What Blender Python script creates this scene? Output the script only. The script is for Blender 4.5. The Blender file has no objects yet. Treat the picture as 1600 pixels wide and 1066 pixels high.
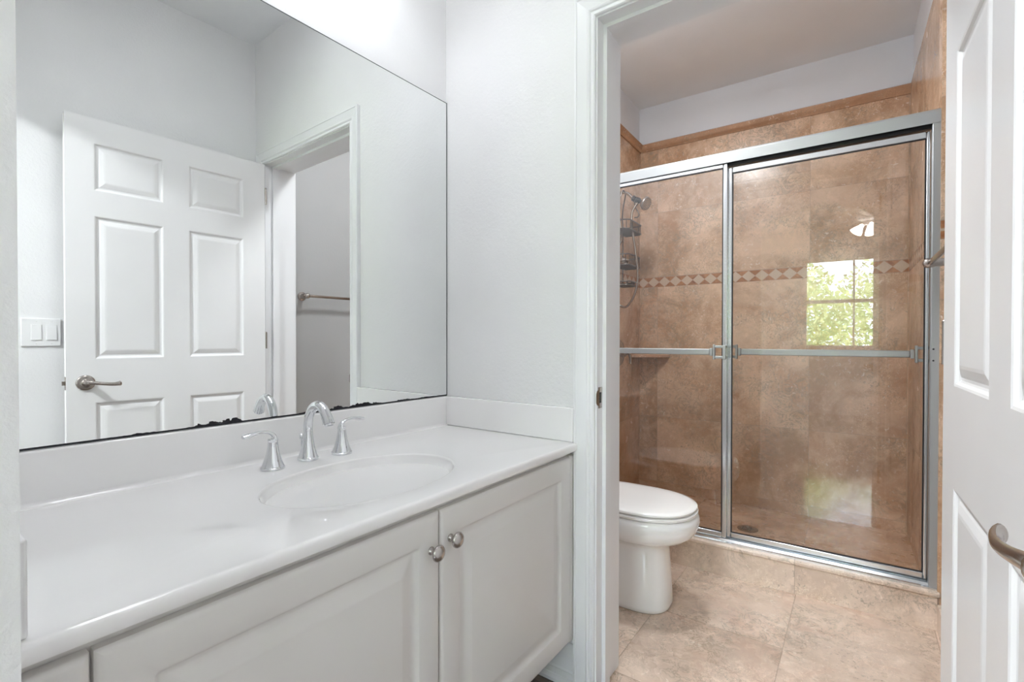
import bpy, math, random
from mathutils import Vector, Matrix
random.seed(7)
C = bpy.context.scene
COL = C.collection
PI = math.pi

# ------------------------------------------------------------------ camera
FPX = 755.09
cam_d = bpy.data.cameras.new('camera')
cam = bpy.data.objects.new('camera', cam_d); COL.objects.link(cam); C.camera = cam
cam_d.sensor_fit = 'HORIZONTAL'; cam_d.sensor_width = 36.0
cam_d.lens = FPX*36.0/1600.0
cam_d.shift_y = 5.02/1600.0
cam_d.clip_start = 0.01
_y, _p, _r = .6210, -.0096, .0009
F0 = Vector((-math.sin(_y), math.cos(_y), 0)); R0 = Vector((math.cos(_y), math.sin(_y), 0)); U0 = Vector((0, 0, 1))
Fv = math.cos(_p)*F0 + math.sin(_p)*U0
Uv = -math.sin(_p)*F0 + math.cos(_p)*U0
Rv = math.cos(_r)*R0 + math.sin(_r)*Uv
Uv = -math.sin(_r)*R0 + math.cos(_r)*Uv
M = Matrix((Rv, Uv, -Fv)).transposed().to_4x4(); M.translation = (0, 0, 1.0804)
cam.matrix_world = M

# ------------------------------------------------------------------ world, sun, exposure
C.view_settings.view_transform = 'Standard'; C.view_settings.look = 'None'
C.view_settings.gamma = 1.0; C.view_settings.exposure = 0.68
C.view_settings.use_curve_mapping = False
w = bpy.data.worlds.new('sky'); C.world = w; w.use_nodes = True
wn = w.node_tree; bg = wn.nodes['Background']
bg.inputs['Color'].default_value = (.70, .82, 1.0, 1); bg.inputs['Strength'].default_value = 16.0
sd = bpy.data.lights.new('sun', 'SUN'); sd.energy = 45.0; sd.angle = math.radians(.6); sd.color = (1, .95, .86)
sun = bpy.data.objects.new('sun', sd); COL.objects.link(sun)
sun.location = (0, 0, 8); sun.rotation_euler = (math.radians(-42), math.radians(12), 0)   # shines towards -y, onto the trees
C.cycles.max_bounces = 14; C.cycles.diffuse_bounces = 7; C.cycles.glossy_bounces = 7
C.cycles.transmission_bounces = 8; C.cycles.transparent_max_bounces = 24
C.cycles.sample_clamp_indirect = 6.0; C.cycles.blur_glossy = 0.6
C.cycles.caustics_reflective = True
LAMP_VANITY, FILL_TOILET, FILL_HALL, FILL_BED = .28, 12.5, 2.2, 66.0  # toilet, hall and bed values power unseen added fill lights

# ------------------------------------------------------------------ dimensions (metres, floor = 0, camera above the origin)
XW, YP = -1.2571, 1.3321          # mirror wall / partition wall corner
CEIL = 2.7385
WT = .1683                        # partition thickness
OL, OR, OH = -.638, .168, 2.043   # door opening
XRW = .2777                       # right wall of the vanity room
CT = .764                         # counter top
PHI = .0205; PX, PY = .237, 2.3688
def rotm(cx, cy, a):
    return Matrix.Translation((cx, cy, 0)) @ Matrix.Rotation(a, 4, 'Z') @ Matrix.Translation((-cx, -cy, 0))
SH = rotm(PX, PY, PHI)            # the toilet and shower room is built a degree out of square
MR = rotm(XW, YP, -.0186)         # so is the mirror wall
ID = Matrix.Identity(4)

# ------------------------------------------------------------------ node helpers
class NT:
    def __init__(s, name):
        s.m = bpy.data.materials.new(name); s.m.use_nodes = True
        s.t = s.m.node_tree; s.p = s.t.nodes['Principled BSDF']; s.out = s.t.nodes['Material Output']
    def n(s, kind, **kw):
        nd = s.t.nodes.new(kind)
        for k, v in kw.items(): setattr(nd, k, v)
        return nd
    def l(s, a, b): s.t.links.new(a, b)
    def inp(s, sock, v):
        if isinstance(v, (int, float)): sock.default_value = v
        elif isinstance(v, tuple): sock.default_value = v if len(v) == 4 or sock.type == 'VECTOR' else v + (1,)
        else: s.l(v, sock)
    def math(s, op, a, b=0.0, c=0.0, clamp=False):
        nd = s.n('ShaderNodeMath', operation=op, use_clamp=clamp)
        s.inp(nd.inputs[0], a); s.inp(nd.inputs[1], b); s.inp(nd.inputs[2], c)
        return nd.outputs[0]
    def mix(s, f, a, b):
        nd = s.n('ShaderNodeMix', data_type='RGBA')
        s.inp(nd.inputs[0], f); s.inp(nd.inputs[6], a); s.inp(nd.inputs[7], b)
        return nd.outputs[2]
    def noise(s, vec, scale, detail=3, rough=.5, dist=0):
        nd = s.n('ShaderNodeTexNoise'); s.l(vec, nd.inputs['Vector'])
        nd.inputs['Scale'].default_value = scale; nd.inputs['Detail'].default_value = detail
        nd.inputs['Roughness'].default_value = rough; nd.inputs['Distortion'].default_value = dist
        return nd.outputs['Fac']
    def ramp(s, f, a, b):
        nd = s.n('ShaderNodeMapRange'); s.inp(nd.inputs[0], f)
        nd.inputs[1].default_value = a; nd.inputs[2].default_value = b
        return nd.outputs[0]
    def pos(s):
        g = s.n('ShaderNodeNewGeometry'); return g.outputs['Position']
    def bump(s, h, strength, dist=.002):
        nd = s.n('ShaderNodeBump'); nd.inputs['Strength'].default_value = strength; nd.inputs['Distance'].default_value = dist
        s.l(h, nd.inputs['Height']); s.l(nd.outputs[0], s.p.inputs['Normal'])
def simple(name, col, rough=.5, metal=0, coat=0, bump=None, spec=None, ior=None):
    t = NT(name); p = t.p
    p.inputs['Base Color'].default_value = col + (1,); p.inputs['Roughness'].default_value = rough
    p.inputs['Metallic'].default_value = metal; p.inputs['Coat Weight'].default_value = coat
    p.inputs['Coat Roughness'].default_value = .05
    if spec is not None: p.inputs['Specular IOR Level'].default_value = spec
    if bump: t.bump(t.noise(t.pos(), bump[0], 4, .55), bump[1], bump[2])
    # faint natural variation of tone
    v = t.noise(t.pos(), 3.0, 2)
    t.l(t.mix(t.ramp(v, .3, .7), tuple(c*.975 for c in col), tuple(min(1, c*1.02) for c in col)), p.inputs['Base Color'])
    return t.m
def emis(name, col, strength):
    t = NT(name); t.p.inputs['Base Color'].default_value = col + (1,)
    t.p.inputs['Emission Color'].default_value = col + (1,); t.p.inputs['Emission Strength'].default_value = strength
    return t.m
def travertine(name, joint, lo, hi, vein=(.27, .23, .17), warm=(.50, .25, .125), rough=.12, warmth=(.55, .75), vscale=1.0, soil_shade=None, veins=.75, grout=(.36, .28, .21)):
    """joint(t, x, y, z) -> (mask socket, per-tile random socket, diamond colour mix or None)"""
    t = NT(name); P = t.pos()
    sp = t.n('ShaderNodeSeparateXYZ'); t.l(P, sp.inputs[0]); x, y, z = sp.outputs
    mask, tid, deco = joint(t, x, y, z)
    wn_ = t.n('ShaderNodeTexWhiteNoise', noise_dimensions='1D'); t.l(tid, wn_.inputs['W'])
    off = t.n('ShaderNodeVectorMath', operation='MULTIPLY_ADD'); t.l(wn_.outputs['Color'], off.inputs[0])
    off.inputs[1].default_value = (7, 7, 7); t.l(P, off.inputs[2])
    Q = off.outputs[0]
    a = t.noise(Q, 2.6*vscale, 5, .6, .8)
    col = t.mix(t.ramp(a, .40, .60), lo, hi)
    b = t.noise(Q, 1.7*vscale, 6, .62, 1.5)
    col = t.mix(t.math('MULTIPLY', t.ramp(b, warmth[0]-.08, warmth[1]+.02), .7), col, warm)
    f = t.noise(Q, 26, 4, .7, .4)
    col = t.mix(t.math('MULTIPLY', t.ramp(f, .50, .72), .35), col, tuple(min(1, c*1.35) for c in hi))
    # dark vein clusters: thin ridges, only inside patches
    r = t.math('ABSOLUTE', t.math('SUBTRACT', t.noise(Q, 11, 6, .7, 1.6), .5))
    ridge = t.ramp(r, .035, .0)
    patch = t.ramp(t.noise(Q, 3.1, 3, .5, .5), .45, .57)
    col = t.mix(t.math('MULTIPLY', t.math('MULTIPLY', ridge, patch), veins), col, vein)
    r2 = t.math('ABSOLUTE', t.math('SUBTRACT', t.noise(Q, 34, 4, .65, 2.2), .5))
    col = t.mix(t.math('MULTIPLY', t.math('MULTIPLY', t.ramp(r2, .022, .0), t.ramp(t.noise(Q, 5, 2), .50, .60)), .7), col, tuple(min(1, c*1.5) for c in hi))
    pit = t.math('MULTIPLY', t.ramp(t.noise(Q, 85, 3, .7), .56, .64), t.ramp(t.noise(Q, 4.2, 4, .6, .8), .50, .62))
    col = t.mix(t.math('MULTIPLY', pit, .7), col, vein)
    fl = t.math('MULTIPLY', t.ramp(t.noise(Q, 48, 3, .6, 1.0), .62, .68), t.ramp(t.noise(Q, 3.3, 3, .6, .8), .40, .58))
    col = t.mix(t.math('MULTIPLY', fl, .6), col, (.86, .76, .66))
    if soil_shade: # mineral staining and painted-in dimness low in the wet corner, with its own blotchy edge
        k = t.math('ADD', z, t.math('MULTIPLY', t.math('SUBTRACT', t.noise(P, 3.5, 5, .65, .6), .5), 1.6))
        col = t.mix(t.math('MULTIPLY', t.ramp(k, soil_shade[0], soil_shade[1]), soil_shade[2]), col, (.34, .17, .065))
    bright = t.ramp(wn_.outputs['Value'], 0, 1)
    hs = t.n('ShaderNodeHueSaturation'); t.l(t.math('ADD', t.math('MULTIPLY', bright, .16), .92), hs.inputs['Value']); t.l(col, hs.inputs['Color'])
    col = hs.outputs[0]
    if deco is not None:
        dm, dc, dsel = deco   # band mask, dark-triangle mask, tone
        tri = t.mix(dc, t.mix(t.ramp(a, .3, .7), (.50, .36, .25), (.64, .49, .37)), t.mix(t.ramp(f, .35, .65), (.24, .085, .028), (.46, .21, .09)))
        col = t.mix(dm, col, tri)
    col = t.mix(mask, col, grout)
    t.l(col, t.p.inputs['Base Color'])
    rr = t.math('ADD', t.math('MULTIPLY', t.noise(Q, 9, 3), .22), rough)
    t.l(rr, t.p.inputs['Roughness'])
    h = t.math('SUBTRACT', t.math('MULTIPLY', t.noise(Q, 60, 3), .12), mask)
    t.bump(h, .35, .0015)
    return t.m
def line_mask(t, c, offset, period, half=.0012):
    q = t.math('SUBTRACT', c, offset)
    d = t.math('ABSOLUTE', t.math('SUBTRACT', q, t.math('MULTIPLY', t.math('ROUND', t.math('DIVIDE', q, period)), period)))
    return t.math('LESS_THAN', d, half), t.math('FLOOR', t.math('DIVIDE', q, period))
def wall_joint(axis, off, jx=.457):
    def fn(t, x, y, z):
        c = x if axis == 'x' else y
        my, iy = line_mask(t, c, off, jx)
        # courses: 457 mm up to .995 / 1.452, then the diamond band to 1.520, then 457 mm again
        below = t.math('LESS_THAN', z, 1.46)
        mz1, iz1 = line_mask(t, z, .081, .457)
        mz2, iz2 = line_mask(t, z, 1.523, .451)
        mz = t.math('ADD', t.math('MULTIPLY', mz1, below), t.math('MULTIPLY', mz2, t.math('SUBTRACT', 1.0, below)))
        iz = t.math('ADD', t.math('MULTIPLY', iz1, below), t.math('MULTIPLY', t.math('ADD', iz2, 9.0), t.math('SUBTRACT', 1.0, below)))
        band = t.math('MULTIPLY', t.math('GREATER_THAN', z, 1.452), t.math('LESS_THAN', z, 1.520))
        edge = t.math('ADD', t.math('LESS_THAN', t.math('ABSOLUTE', t.math('SUBTRACT', z, 1.452)), .0012), t.math('LESS_THAN', t.math('ABSOLUTE', t.math('SUBTRACT', z, 1.521)), .0012))
        v = t.math('SUBTRACT', t.math('DIVIDE', t.math('SUBTRACT', z, 1.452), .068), .5)
        u = t.math('SUBTRACT', t.math('FRACT', t.math('DIVIDE', t.math('ADD', c, 20.0), .0762)), .5)
        tri = t.math('GREATER_THAN', t.math('ABSOLUTE', v), t.math('ADD', t.math('ABSOLUTE', u), .02))
        seam = t.math('LESS_THAN', t.math('ABSOLUTE', t.math('SUBTRACT', t.math('ABSOLUTE', v), t.math('ABSOLUTE', u))), .02)
        m = t.math('MULTIPLY', t.math('ADD', my, mz), t.math('SUBTRACT', 1.0, band))
        m = t.math('MULTIPLY', t.math('ADD', t.math('ADD', m, edge), t.math('MULTIPLY', seam, t.math('MULTIPLY', band, .5))), .6, clamp=True)
        tid = t.math('ADD', t.math('MULTIPLY', iy, 7.31), t.math('MULTIPLY', iz, 3.17))
        return m, tid, (band, tri, None)
    return fn
def floor_joint(t, x, y, z):
    mx, ix = line_mask(t, x, -.207, .447, .0018)
    left = t.math('LESS_THAN', x, -.207)
    my1, iy1 = line_mask(t, y, 1.915, .447, .0018)
    my2, iy2 = line_mask(t, y, 1.62, .80, .0018)
    nl = t.math('SUBTRACT', 1.0, left)
    my = t.math('ADD', t.math('MULTIPLY', my1, left), t.math('MULTIPLY', my2, nl))
    iy = t.math('ADD', t.math('MULTIPLY', iy1, left), t.math('MULTIPLY', iy2, nl))
    return t.math('MULTIPLY', t.math('ADD', mx, my), .75, clamp=True), t.math('ADD', t.math('MULTIPLY', ix, 5.7), t.math('MULTIPLY', iy, 2.9)), None
def pan_joint(t, x, y, z):
    mx, ix = line_mask(t, x, -.221, .60, .0018)
    return t.math('MULTIPLY', mx, .75), ix, None
def curb_joint(t, x, y, z):
    mx, ix = line_mask(t, x, -.212, .60, .0015)
    return t.math('MULTIPLY', mx, .6), t.math('ADD', ix, 3.0), None

MAT = {}
MAT['wall'] = simple('wall_paint', (.80, .80, .80), .55, bump=(95, .55, .0022))
MAT['wall_grey'] = simple('bath_wall_paint', (.77, .785, .81), .6, bump=(95, .3, .0016))
MAT['wall_shaded'] = simple('shaded_wall_paint', (.42, .42, .415), .6, bump=(95, .3, .0016))  # wall paint darkened: dimness of the towel bar wall put into its colour
MAT['ceiling'] = simple('ceiling_paint', (.84, .85, .86), .8, bump=(60, .2, .002))
MAT['trim'] = simple('trim_paint', (.82, .825, .835), .28)
MAT['door'] = simple('door_paint', (.83, .83, .83), .32, bump=(260, .03, .001))
MAT['cab'] = simple('cabinet_foil', (.71, .69, .665), .36)
MAT['marble'] = simple('cultured_marble', (.87, .86, .855), .09, coat=.5)
MAT['porcelain'] = simple('porcelain', (.88, .88, .87), .06, coat=.6)
MAT['seat'] = simple('toilet_seat_plastic', (.86, .85, .83), .16)
MAT['chrome'] = simple('chrome', (.74, .75, .77), .05, 1)
MAT['nickel'] = simple('brushed_nickel', (.46, .42, .39), .22, 1)
MAT['nickel_dark'] = simple('aged_nickel', (.36, .31, .27), .22, 1)
MAT['alu'] = simple('bright_aluminium', (.70, .72, .74), .20, 1)
MAT['alu_white'] = simple('satin_aluminium', (.42, .43, .43), .48, .7)
MAT['dark'] = simple('dark_gasket_and_gap', (.012, .012, .015), .5)
MAT['black'] = simple('black_plastic', (.02, .02, .022), .3)
MAT['plastic'] = simple('switch_plastic', (.80, .80, .80), .25)
MAT['wire'] = simple('caddy_wire', (.10, .085, .075), .3, .9)
MAT['leaf'] = simple('leaf_green', (.60, .67, .36), .5)
MAT['bark'] = simple('bark', (.16, .11, .07), .8)
MAT['grass'] = simple('lawn', (.10, .20, .04), .8)
MAT['blind'] = simple('blind_slat', (.80, .80, .78), .4)
MAT['fan'] = simple('fan_blade_white', (.80, .80, .80), .35)
MAT['shade'] = emis('lit_glass_shade', (.97, .98, 1), 2.6)
MAT['shade2'] = emis('lit_fan_shade', (1, .97, .92), 16.0)
def light_veins(t, x, y, z): return (t.math('MULTIPLY', x, 0.0), t.math('MULTIPLY', x, 0.0), None)
LO, HI = (.44, .275, .165), (.69, .485, .34)
MAT['tile_back'] = travertine('travertine_wall_back', wall_joint('x', -.2365), LO, HI, soil_shade=(.6, -.3, .3))
MAT['tile_side'] = travertine('travertine_wall_side', wall_joint('y', 2.90), LO, HI, soil_shade=(.8, -.1, .45))
MAT['tile_floor'] = travertine('travertine_floor', floor_joint, (.52, .40, .315), (.66, .53, .43), warm=(.52, .30, .21), rough=.16, warmth=(.58, .74))
MAT['tile_pan'] = travertine('travertine_shower_floor', pan_joint, (.50, .32, .20), (.68, .50, .36), warm=(.46, .23, .11), warmth=(.45, .7), rough=.16)
MAT['tile_curb'] = travertine('travertine_curb', curb_joint, (.58, .46, .37), (.72, .60, .50), warm=(.52, .36, .24), rough=.2, warmth=(.6, .8))
MAT['tile_crown'] = travertine('travertine_crown', light_veins, (.40, .22, .12), (.50, .30, .18), rough=.25, veins=.3)
MAT['stone_shelf'] = travertine('travertine_shelf', light_veins, (.46, .25, .16), (.56, .36, .25), rough=.2, veins=.3)
# dark glossy plank floor
t = NT('dark_wood_floor'); P = t.pos(); sp = t.n('ShaderNodeSeparateXYZ'); t.l(P, sp.inputs[0]); x, y, z = sp.outputs
mj, ij = line_mask(t, y, 0, .12, .0012)
sc = t.n('ShaderNodeMapping'); t.l(P, sc.inputs[0]); sc.inputs['Scale'].default_value = (1.5, 18, 1)
t.p.inputs['Specular IOR Level'].default_value = .8
g = t.noise(sc.outputs[0], 3, 6, .6, .4)
wv = t.n('ShaderNodeTexWhiteNoise', noise_dimensions='1D'); t.l(ij, wv.inputs['W'])
col = t.mix(t.ramp(g, .3, .7), (.06, .04, .03), (.14, .10, .075))
col = t.mix(t.math('MULTIPLY', wv.outputs['Value'], .5), col, (.09, .06, .045))
col = t.mix(mj, col, (.008, .005, .004)); t.l(col, t.p.inputs['Base Color'])
t.p.inputs['Roughness'].default_value = .16; t.p.inputs['Coat Weight'].default_value = 1.0; t.p.inputs['Coat Roughness'].default_value = .10
t.bump(t.math('SUBTRACT', t.math('MULTIPLY', g, .3), mj), .25, .001); MAT['wood'] = t.m
# clear glass as a thin pane: what is not reflected passes straight through
t = NT('clear_glass'); t.t.nodes.remove(t.p)
ge = t.n('ShaderNodeNewGeometry'); fr = t.n('ShaderNodeFresnel')
t.l(t.math('ADD', 1.52, t.math('MULTIPLY', ge.outputs['Backfacing'], 1/1.52-1.52)), fr.inputs['IOR'])
tr = t.n('ShaderNodeBsdfTransparent'); tr.inputs[0].default_value = (.985, .985, .98, 1)
gl = t.n('ShaderNodeBsdfGlossy'); gl.inputs['Roughness'].default_value = 0.0
mx = t.n('ShaderNodeMixShader'); t.l(t.math('MULTIPLY', fr.outputs[0], 1.25, clamp=True), mx.inputs[0]); t.l(tr.outputs[0], mx.inputs[1]); t.l(gl.outputs[0], mx.inputs[2])
t.l(mx.outputs[0], t.out.inputs[0]); MAT['glass'] = t.m
# mirror with the silver eaten away along its lower edge
t = NT('mirror_silver'); P = t.pos(); sp = t.n('ShaderNodeSeparateXYZ'); t.l(P, sp.inputs[0]); x, y, z = sp.outputs
n1 = t.noise(P, 14, 3, .5); n2 = t.noise(P, 55, 3, .6)
amt = t.math('MULTIPLY', t.math('MULTIPLY', t.ramp(n1, .47, .56), t.math('MULTIPLY', t.ramp(y, .30, .60), t.ramp(y, 1.30, .85))), t.math('MULTIPLY', t.ramp(n2, .30, .60), .011))
amt = t.math('ADD', amt, .0026)
loss = t.math('LESS_THAN', t.math('SUBTRACT', z, .872), amt)
t.p.inputs['Metallic'].default_value = 1; t.p.inputs['Roughness'].default_value = 0.0
t.l(t.mix(loss, (.88, .895, .89), (.04, .04, .045)), t.p.inputs['Base Color'])
t.l(t.math('MULTIPLY', loss, .35), t.p.inputs['Roughness'])
MAT['mirror'] = t.m
# orange-red reflection free brushed knob
MAT['knob'] = simple('satin_nickel_knob', (.48, .45, .43), .26, 1)

# ------------------------------------------------------------------ mesh helpers
class MB:
    def __init__(s): s.v = []; s.f = []
    def add(s, vs, fs):
        o = len(s.v); s.v += [Vector(p) for p in vs]; s.f += [[i+o for i in f] for f in fs]; return s
    def box(s, x0, x1, y0, y1, z0, z1):
        vs = [(x, y, z) for x in (x0, x1) for y in (y0, y1) for z in (z0, z1)]
        return s.add(vs, [(0, 1, 3, 2), (4, 6, 7, 5), (0, 4, 5, 1), (2, 3, 7, 6), (0, 2, 6, 4), (1, 5, 7, 3)])
    def loft(s, rings, cap=True, closed=True):
        n = len(rings[0]); o = len(s.v)
        for r in rings: s.v += [Vector(p) for p in r]
        for k in range(len(rings)-1):
            for i in range(n if closed else n-1):
                j = (i+1) % n
                s.f.append([o+k*n+i, o+k*n+j, o+(k+1)*n+j, o+(k+1)*n+i])
        if cap:
            s.f.append([o+i for i in range(n)][::-1]); s.f.append([o+(len(rings)-1)*n+i for i in range(n)])
        return s
    def lathe(s, prof, origin, axis=(0, 0, 1), seg=32, cap=True):
        a = Vector(axis).normalized(); u = a.orthogonal().normalized(); v = a.cross(u); o = Vector(origin)
        rings = [[o + a*h + (u*math.cos(2*PI*i/seg) + v*math.sin(2*PI*i/seg))*max(r, 1e-5) for i in range(seg)] for r, h in prof]
        return s.loft(rings, cap)
    def tube(s, pts, rad, seg=12, cap=True, flat=None):
        pts = [Vector(p) for p in pts]; n = len(pts)
        if isinstance(rad, (int, float)): rad = [rad]*n
        rings = []; prev = None
        for i in range(n):
            d = (pts[min(i+1, n-1)] - pts[max(i-1, 0)]).normalized()
            if prev is None: u = d.orthogonal().normalized()
            else: u = (prev - d*prev.dot(d)).normalized()
            prev = u; v = d.cross(u)
            if flat: # (vector that the section is squashed along, factor)
                fa = Vector(flat[0]); fa = (fa - d*fa.dot(d)).normalized(); u, v = fa, d.cross(fa); k = flat[1]; prev = u
                rings.append([pts[i] + (u*math.cos(2*PI*j/seg)*k + v*math.sin(2*PI*j/seg))*rad[i] for j in range(seg)])
            else:
                rings.append([pts[i] + (u*math.cos(2*PI*j/seg) + v*math.sin(2*PI*j/seg))*rad[i] for j in range(seg)])
        return s.loft(rings, cap)
    def xf(s, M_):
        s.v = [M_ @ p for p in s.v]; return s
def spline(pts, n=8):
    P_ = [Vector(p) for p in pts]; P_ = [2*P_[0]-P_[1]] + P_ + [2*P_[-1]-P_[-2]]; out = []
    for i in range(1, len(P_)-2):
        a, b, c, d = P_[i-1:i+3]
        for k in range(n):
            t_ = k/n; out.append(.5*((2*b) + (c-a)*t_ + (2*a-5*b+4*c-d)*t_**2 + (3*b-a-3*c+d)*t_**3))
    out.append(P_[-2]); return out
def wloc(o):
    v = Vector((0, 0, 0))
    while o is not None: v += o.location; o = o.parent
    return v
def obj(name, mb, mat, parent=None, smooth=False, bevel=0, xf=None, label=None, seg=2, angle=35):
    if xf is not None: mb.xf(xf)
    if parent is None:
        lo = [min(p[i] for p in mb.v) for i in range(3)]; hi = [max(p[i] for p in mb.v) for i in range(3)]
        org = Vector(((lo[0]+hi[0])/2, (lo[1]+hi[1])/2, lo[2]))
    else: org = wloc(parent)
    me = bpy.data.meshes.new(name); me.from_pydata([tuple(p-org) for p in mb.v], [], mb.f); me.validate(); me.update()
    import bmesh as _b
    bm = _b.new(); bm.from_mesh(me); _b.ops.remove_doubles(bm, verts=bm.verts, dist=1e-6)
    _b.ops.recalc_face_normals(bm, faces=bm.faces); bm.to_mesh(me); bm.free()
    me.materials.append(MAT[mat] if isinstance(mat, str) else mat)
    o = bpy.data.objects.new(name, me); COL.objects.link(o)
    if parent is None: o.location = org
    else: o.parent = parent
    if smooth:
        for p in me.polygons: p.use_smooth = True
        if smooth != 'all': me.set_sharp_from_angle(angle=math.radians(angle))
    if bevel:
        m = o.modifiers.new('bevel', 'BEVEL'); m.width = bevel; m.segments = seg; m.limit_method = 'ANGLE'; m.angle_limit = math.radians(40)
        for p in me.polygons: p.use_smooth = True
        me.set_sharp_from_angle(angle=math.radians(60)); m.harden_normals = False
    if label: o['label'] = label
    return o
def tag(o, label, cat, group=None, kind=None):
    o['label'] = label; o['category'] = cat
    if group: o['group'] = group
    if kind: o['kind'] = kind
    return o
def thing(name, loc, label, cat, group=None, kind=None):
    o = bpy.data.objects.new(name, None); COL.objects.link(o); o.location = loc; o.empty_display_size = .05
    return tag(o, label, cat, group, kind)
def struct(name, mb, mat, label, cat, **kw):
    return tag(obj(name, mb, mat, **kw), label, cat, kind='structure')
B = MB

# ================================================================== SETTING
struct('ceiling', B().box(-2.6, 2.2, -3.75, 3.65, CEIL, CEIL+.12), 'ceiling', 'flat off-white ceiling over the bathroom and the room behind', 'ceiling')
struct('floor', B().box(-2.6, 2.2, -3.75, 1.372, -.06, 0), 'wood', 'dark glossy wood plank floor in front of the vanity', 'floor')
struct('floor_tile', B().box(-1.45, .40, 1.372, 2.50, -.06, 0), 'tile_floor', 'beige travertine tile floor around the toilet', 'floor')
# mirror wall
struct('wall_left', B().box(XW-.12, XW, .093, YP+.08, 0, CEIL), 'wall', 'white orange-peel textured wall behind the mirror and sink', 'wall', xf=MR)
# partition with door opening
pw = B()
hl, hr, hz = OL-.018, OR+.018, OH+.018
pw.box(XW-.12, hl, YP, YP+WT, 0, CEIL); pw.box(hr, XRW+.12, YP, YP+WT, 0, CEIL); pw.box(hl, hr, YP, YP+WT, hz, CEIL)
struct('wall_back', pw, 'wall', 'white textured wall with the doorway, at the far end of the vanity', 'wall')
struct('wall_right', B().box(XRW, XRW+.12, .05, YP, 0, CEIL), 'wall', 'white wall behind the open six panel door', 'wall')
# arched opening wall (the camera stands in it)
AL, AR = -.600, .250
aw = B(); y0, y1 = -.03, .093
aw.box(-1.45, AL, y0, y1, 0, CEIL); aw.box(AR, XRW+.12, y0, y1, 0, CEIL)
N = 24; cx = (AL+AR)/2; hw_ = (AR-AL)/2
arch = [(cx - hw_*math.cos(PI*i/N), 2.0 + .19*math.sin(PI*i/N)) for i in range(N+1)]
for i in range(N):
    (xa, za), (xb, zb) = arch[i], arch[i+1]
    aw.add([(xa, y0, za), (xb, y0, zb), (xb, y0, CEIL), (xa, y0, CEIL), (xa, y1, za), (xb, y1, zb), (xb, y1, CEIL), (xa, y1, CEIL)],
           [(0, 1, 2, 3), (5, 4, 7, 6), (0, 4, 5, 1), (2, 6, 7, 3)])
struct('wall_arch', aw, 'wall', 'white wall with an arched opening, its end at the far left edge', 'wall')
# room behind the camera, with the window seen reflected in the shower glass
WX0, WX1, WZ0, WZ1, WY = -.42, .82, .95, 2.27, -3.6
bw = B(); bw.box(-2.5, WX0, WY-.12, WY, 0, CEIL); bw.box(WX1, 2.1, WY-.12, WY, 0, CEIL); bw.box(WX0, WX1, WY-.12, WY, 0, WZ0); bw.box(WX0, WX1, WY-.12, WY, WZ1, CEIL)
struct('wall_front', bw, 'wall', 'white bedroom wall with the window, seen reflected in the shower glass', 'wall')
struct('wall_bedroom_left', B().box(-2.6, -2.5, -3.72, .093, 0, CEIL), 'wall', 'white side wall of the room behind, on the mirror side', 'wall')
struct('wall_bedroom_right', B().box(2.1, 2.2, -3.72, .093, 0, CEIL), 'wall', 'white side wall of the room behind, away from the mirror', 'wall')
bk = B(); bk.box(-2.5, -1.45, y0, y1, 0, CEIL); bk.box(XRW+.12, 2.1, y0, y1, 0, CEIL)
struct('wall_bedroom_back', bk, 'wall', 'white wall beside the arch in the room behind', 'wall')
# toilet + shower room
LX, RX, YB = XW, .246, 3.4017
struct('wall_toilet_left', B().box(LX-.12, LX-.012, YP+WT-.03, 3.55, 0, CEIL), 'wall_grey', 'painted wall behind the toilet and above the shower tile on the left', 'wall', xf=SH)
struct('wall_toilet_right', B().box(RX+.012, RX+.13, YP+WT-.03, PY, 0, CEIL), 'wall_shaded', 'wall that carries the towel bar, its dimness put into the paint colour', 'wall', xf=SH)
struct('wall_shower_right', B().box(RX+.012, RX+.13, PY, 3.55, 0, CEIL), 'wall_grey', 'white painted wall above the shower tile on the right', 'wall', xf=SH)
struct('wall_shower_back', B().box(LX-.1, RX+.12, YB+.012, YB+.12, 0, CEIL), 'wall_grey', 'white painted wall above the travertine at the back of the shower', 'wall', xf=SH)
struct('wall_tile_back', B().box(LX-.012, RX+.012, YB, YB+.012, .0, 2.42), 'tile_back', 'travertine tiled back wall of the shower with a diamond band', 'tiled wall', xf=SH)
struct('wall_tile_left', B().box(LX-.012, LX, PY-.04, YB, .0, 2.42), 'tile_side', 'travertine tiled shower wall with the shower head', 'tiled wall', xf=SH)
struct('wall_tile_right', B().box(RX, RX+.012, PY-.0, YB, .0, 2.468), 'tile_side', 'travertine tiled shower wall on the right', 'tiled wall', xf=SH)
prof = [(0, 2.418), (.008, 2.418), (.010, 2.424), (.016, 2.428), (.018, 2.444), (.026, 2.452), (.028, 2.462), (.020, 2.468), (0, 2.468)]
cr = B()
path = [(LX, PY-.04, 1, 0), (LX, YB, 1, -1), (RX, YB, 0, -1)]
cr.loft([[(px+nx*d, py+ny*d, z_) for d, z_ in prof] for px, py, nx, ny in path])
struct('trim_1', cr, 'tile_crown', 'orange-brown stone crown moulding on top of the shower tile', 'moulding', xf=SH, smooth=True, angle=50)
struct('floor_shower', B().box(LX-.012, RX+.012, PY+.118, YB+.012, -.05, .02), 'tile_pan', 'brown travertine shower floor', 'floor', xf=SH)
# curb
cb = B().box(LX-.01, RX+.006, PY, PY+.12, -.02, .126)
curb = struct('shower_curb', cb, 'tile_curb', 'low beige travertine curb under the sliding shower doors', 'shower curb', xf=SH)
obj('curb_cap', B().box(LX-.01, RX+.008, PY-.012, PY+.128, .126, .1457), 'tile_curb', curb, xf=SH, bevel=.006, seg=3)
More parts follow.
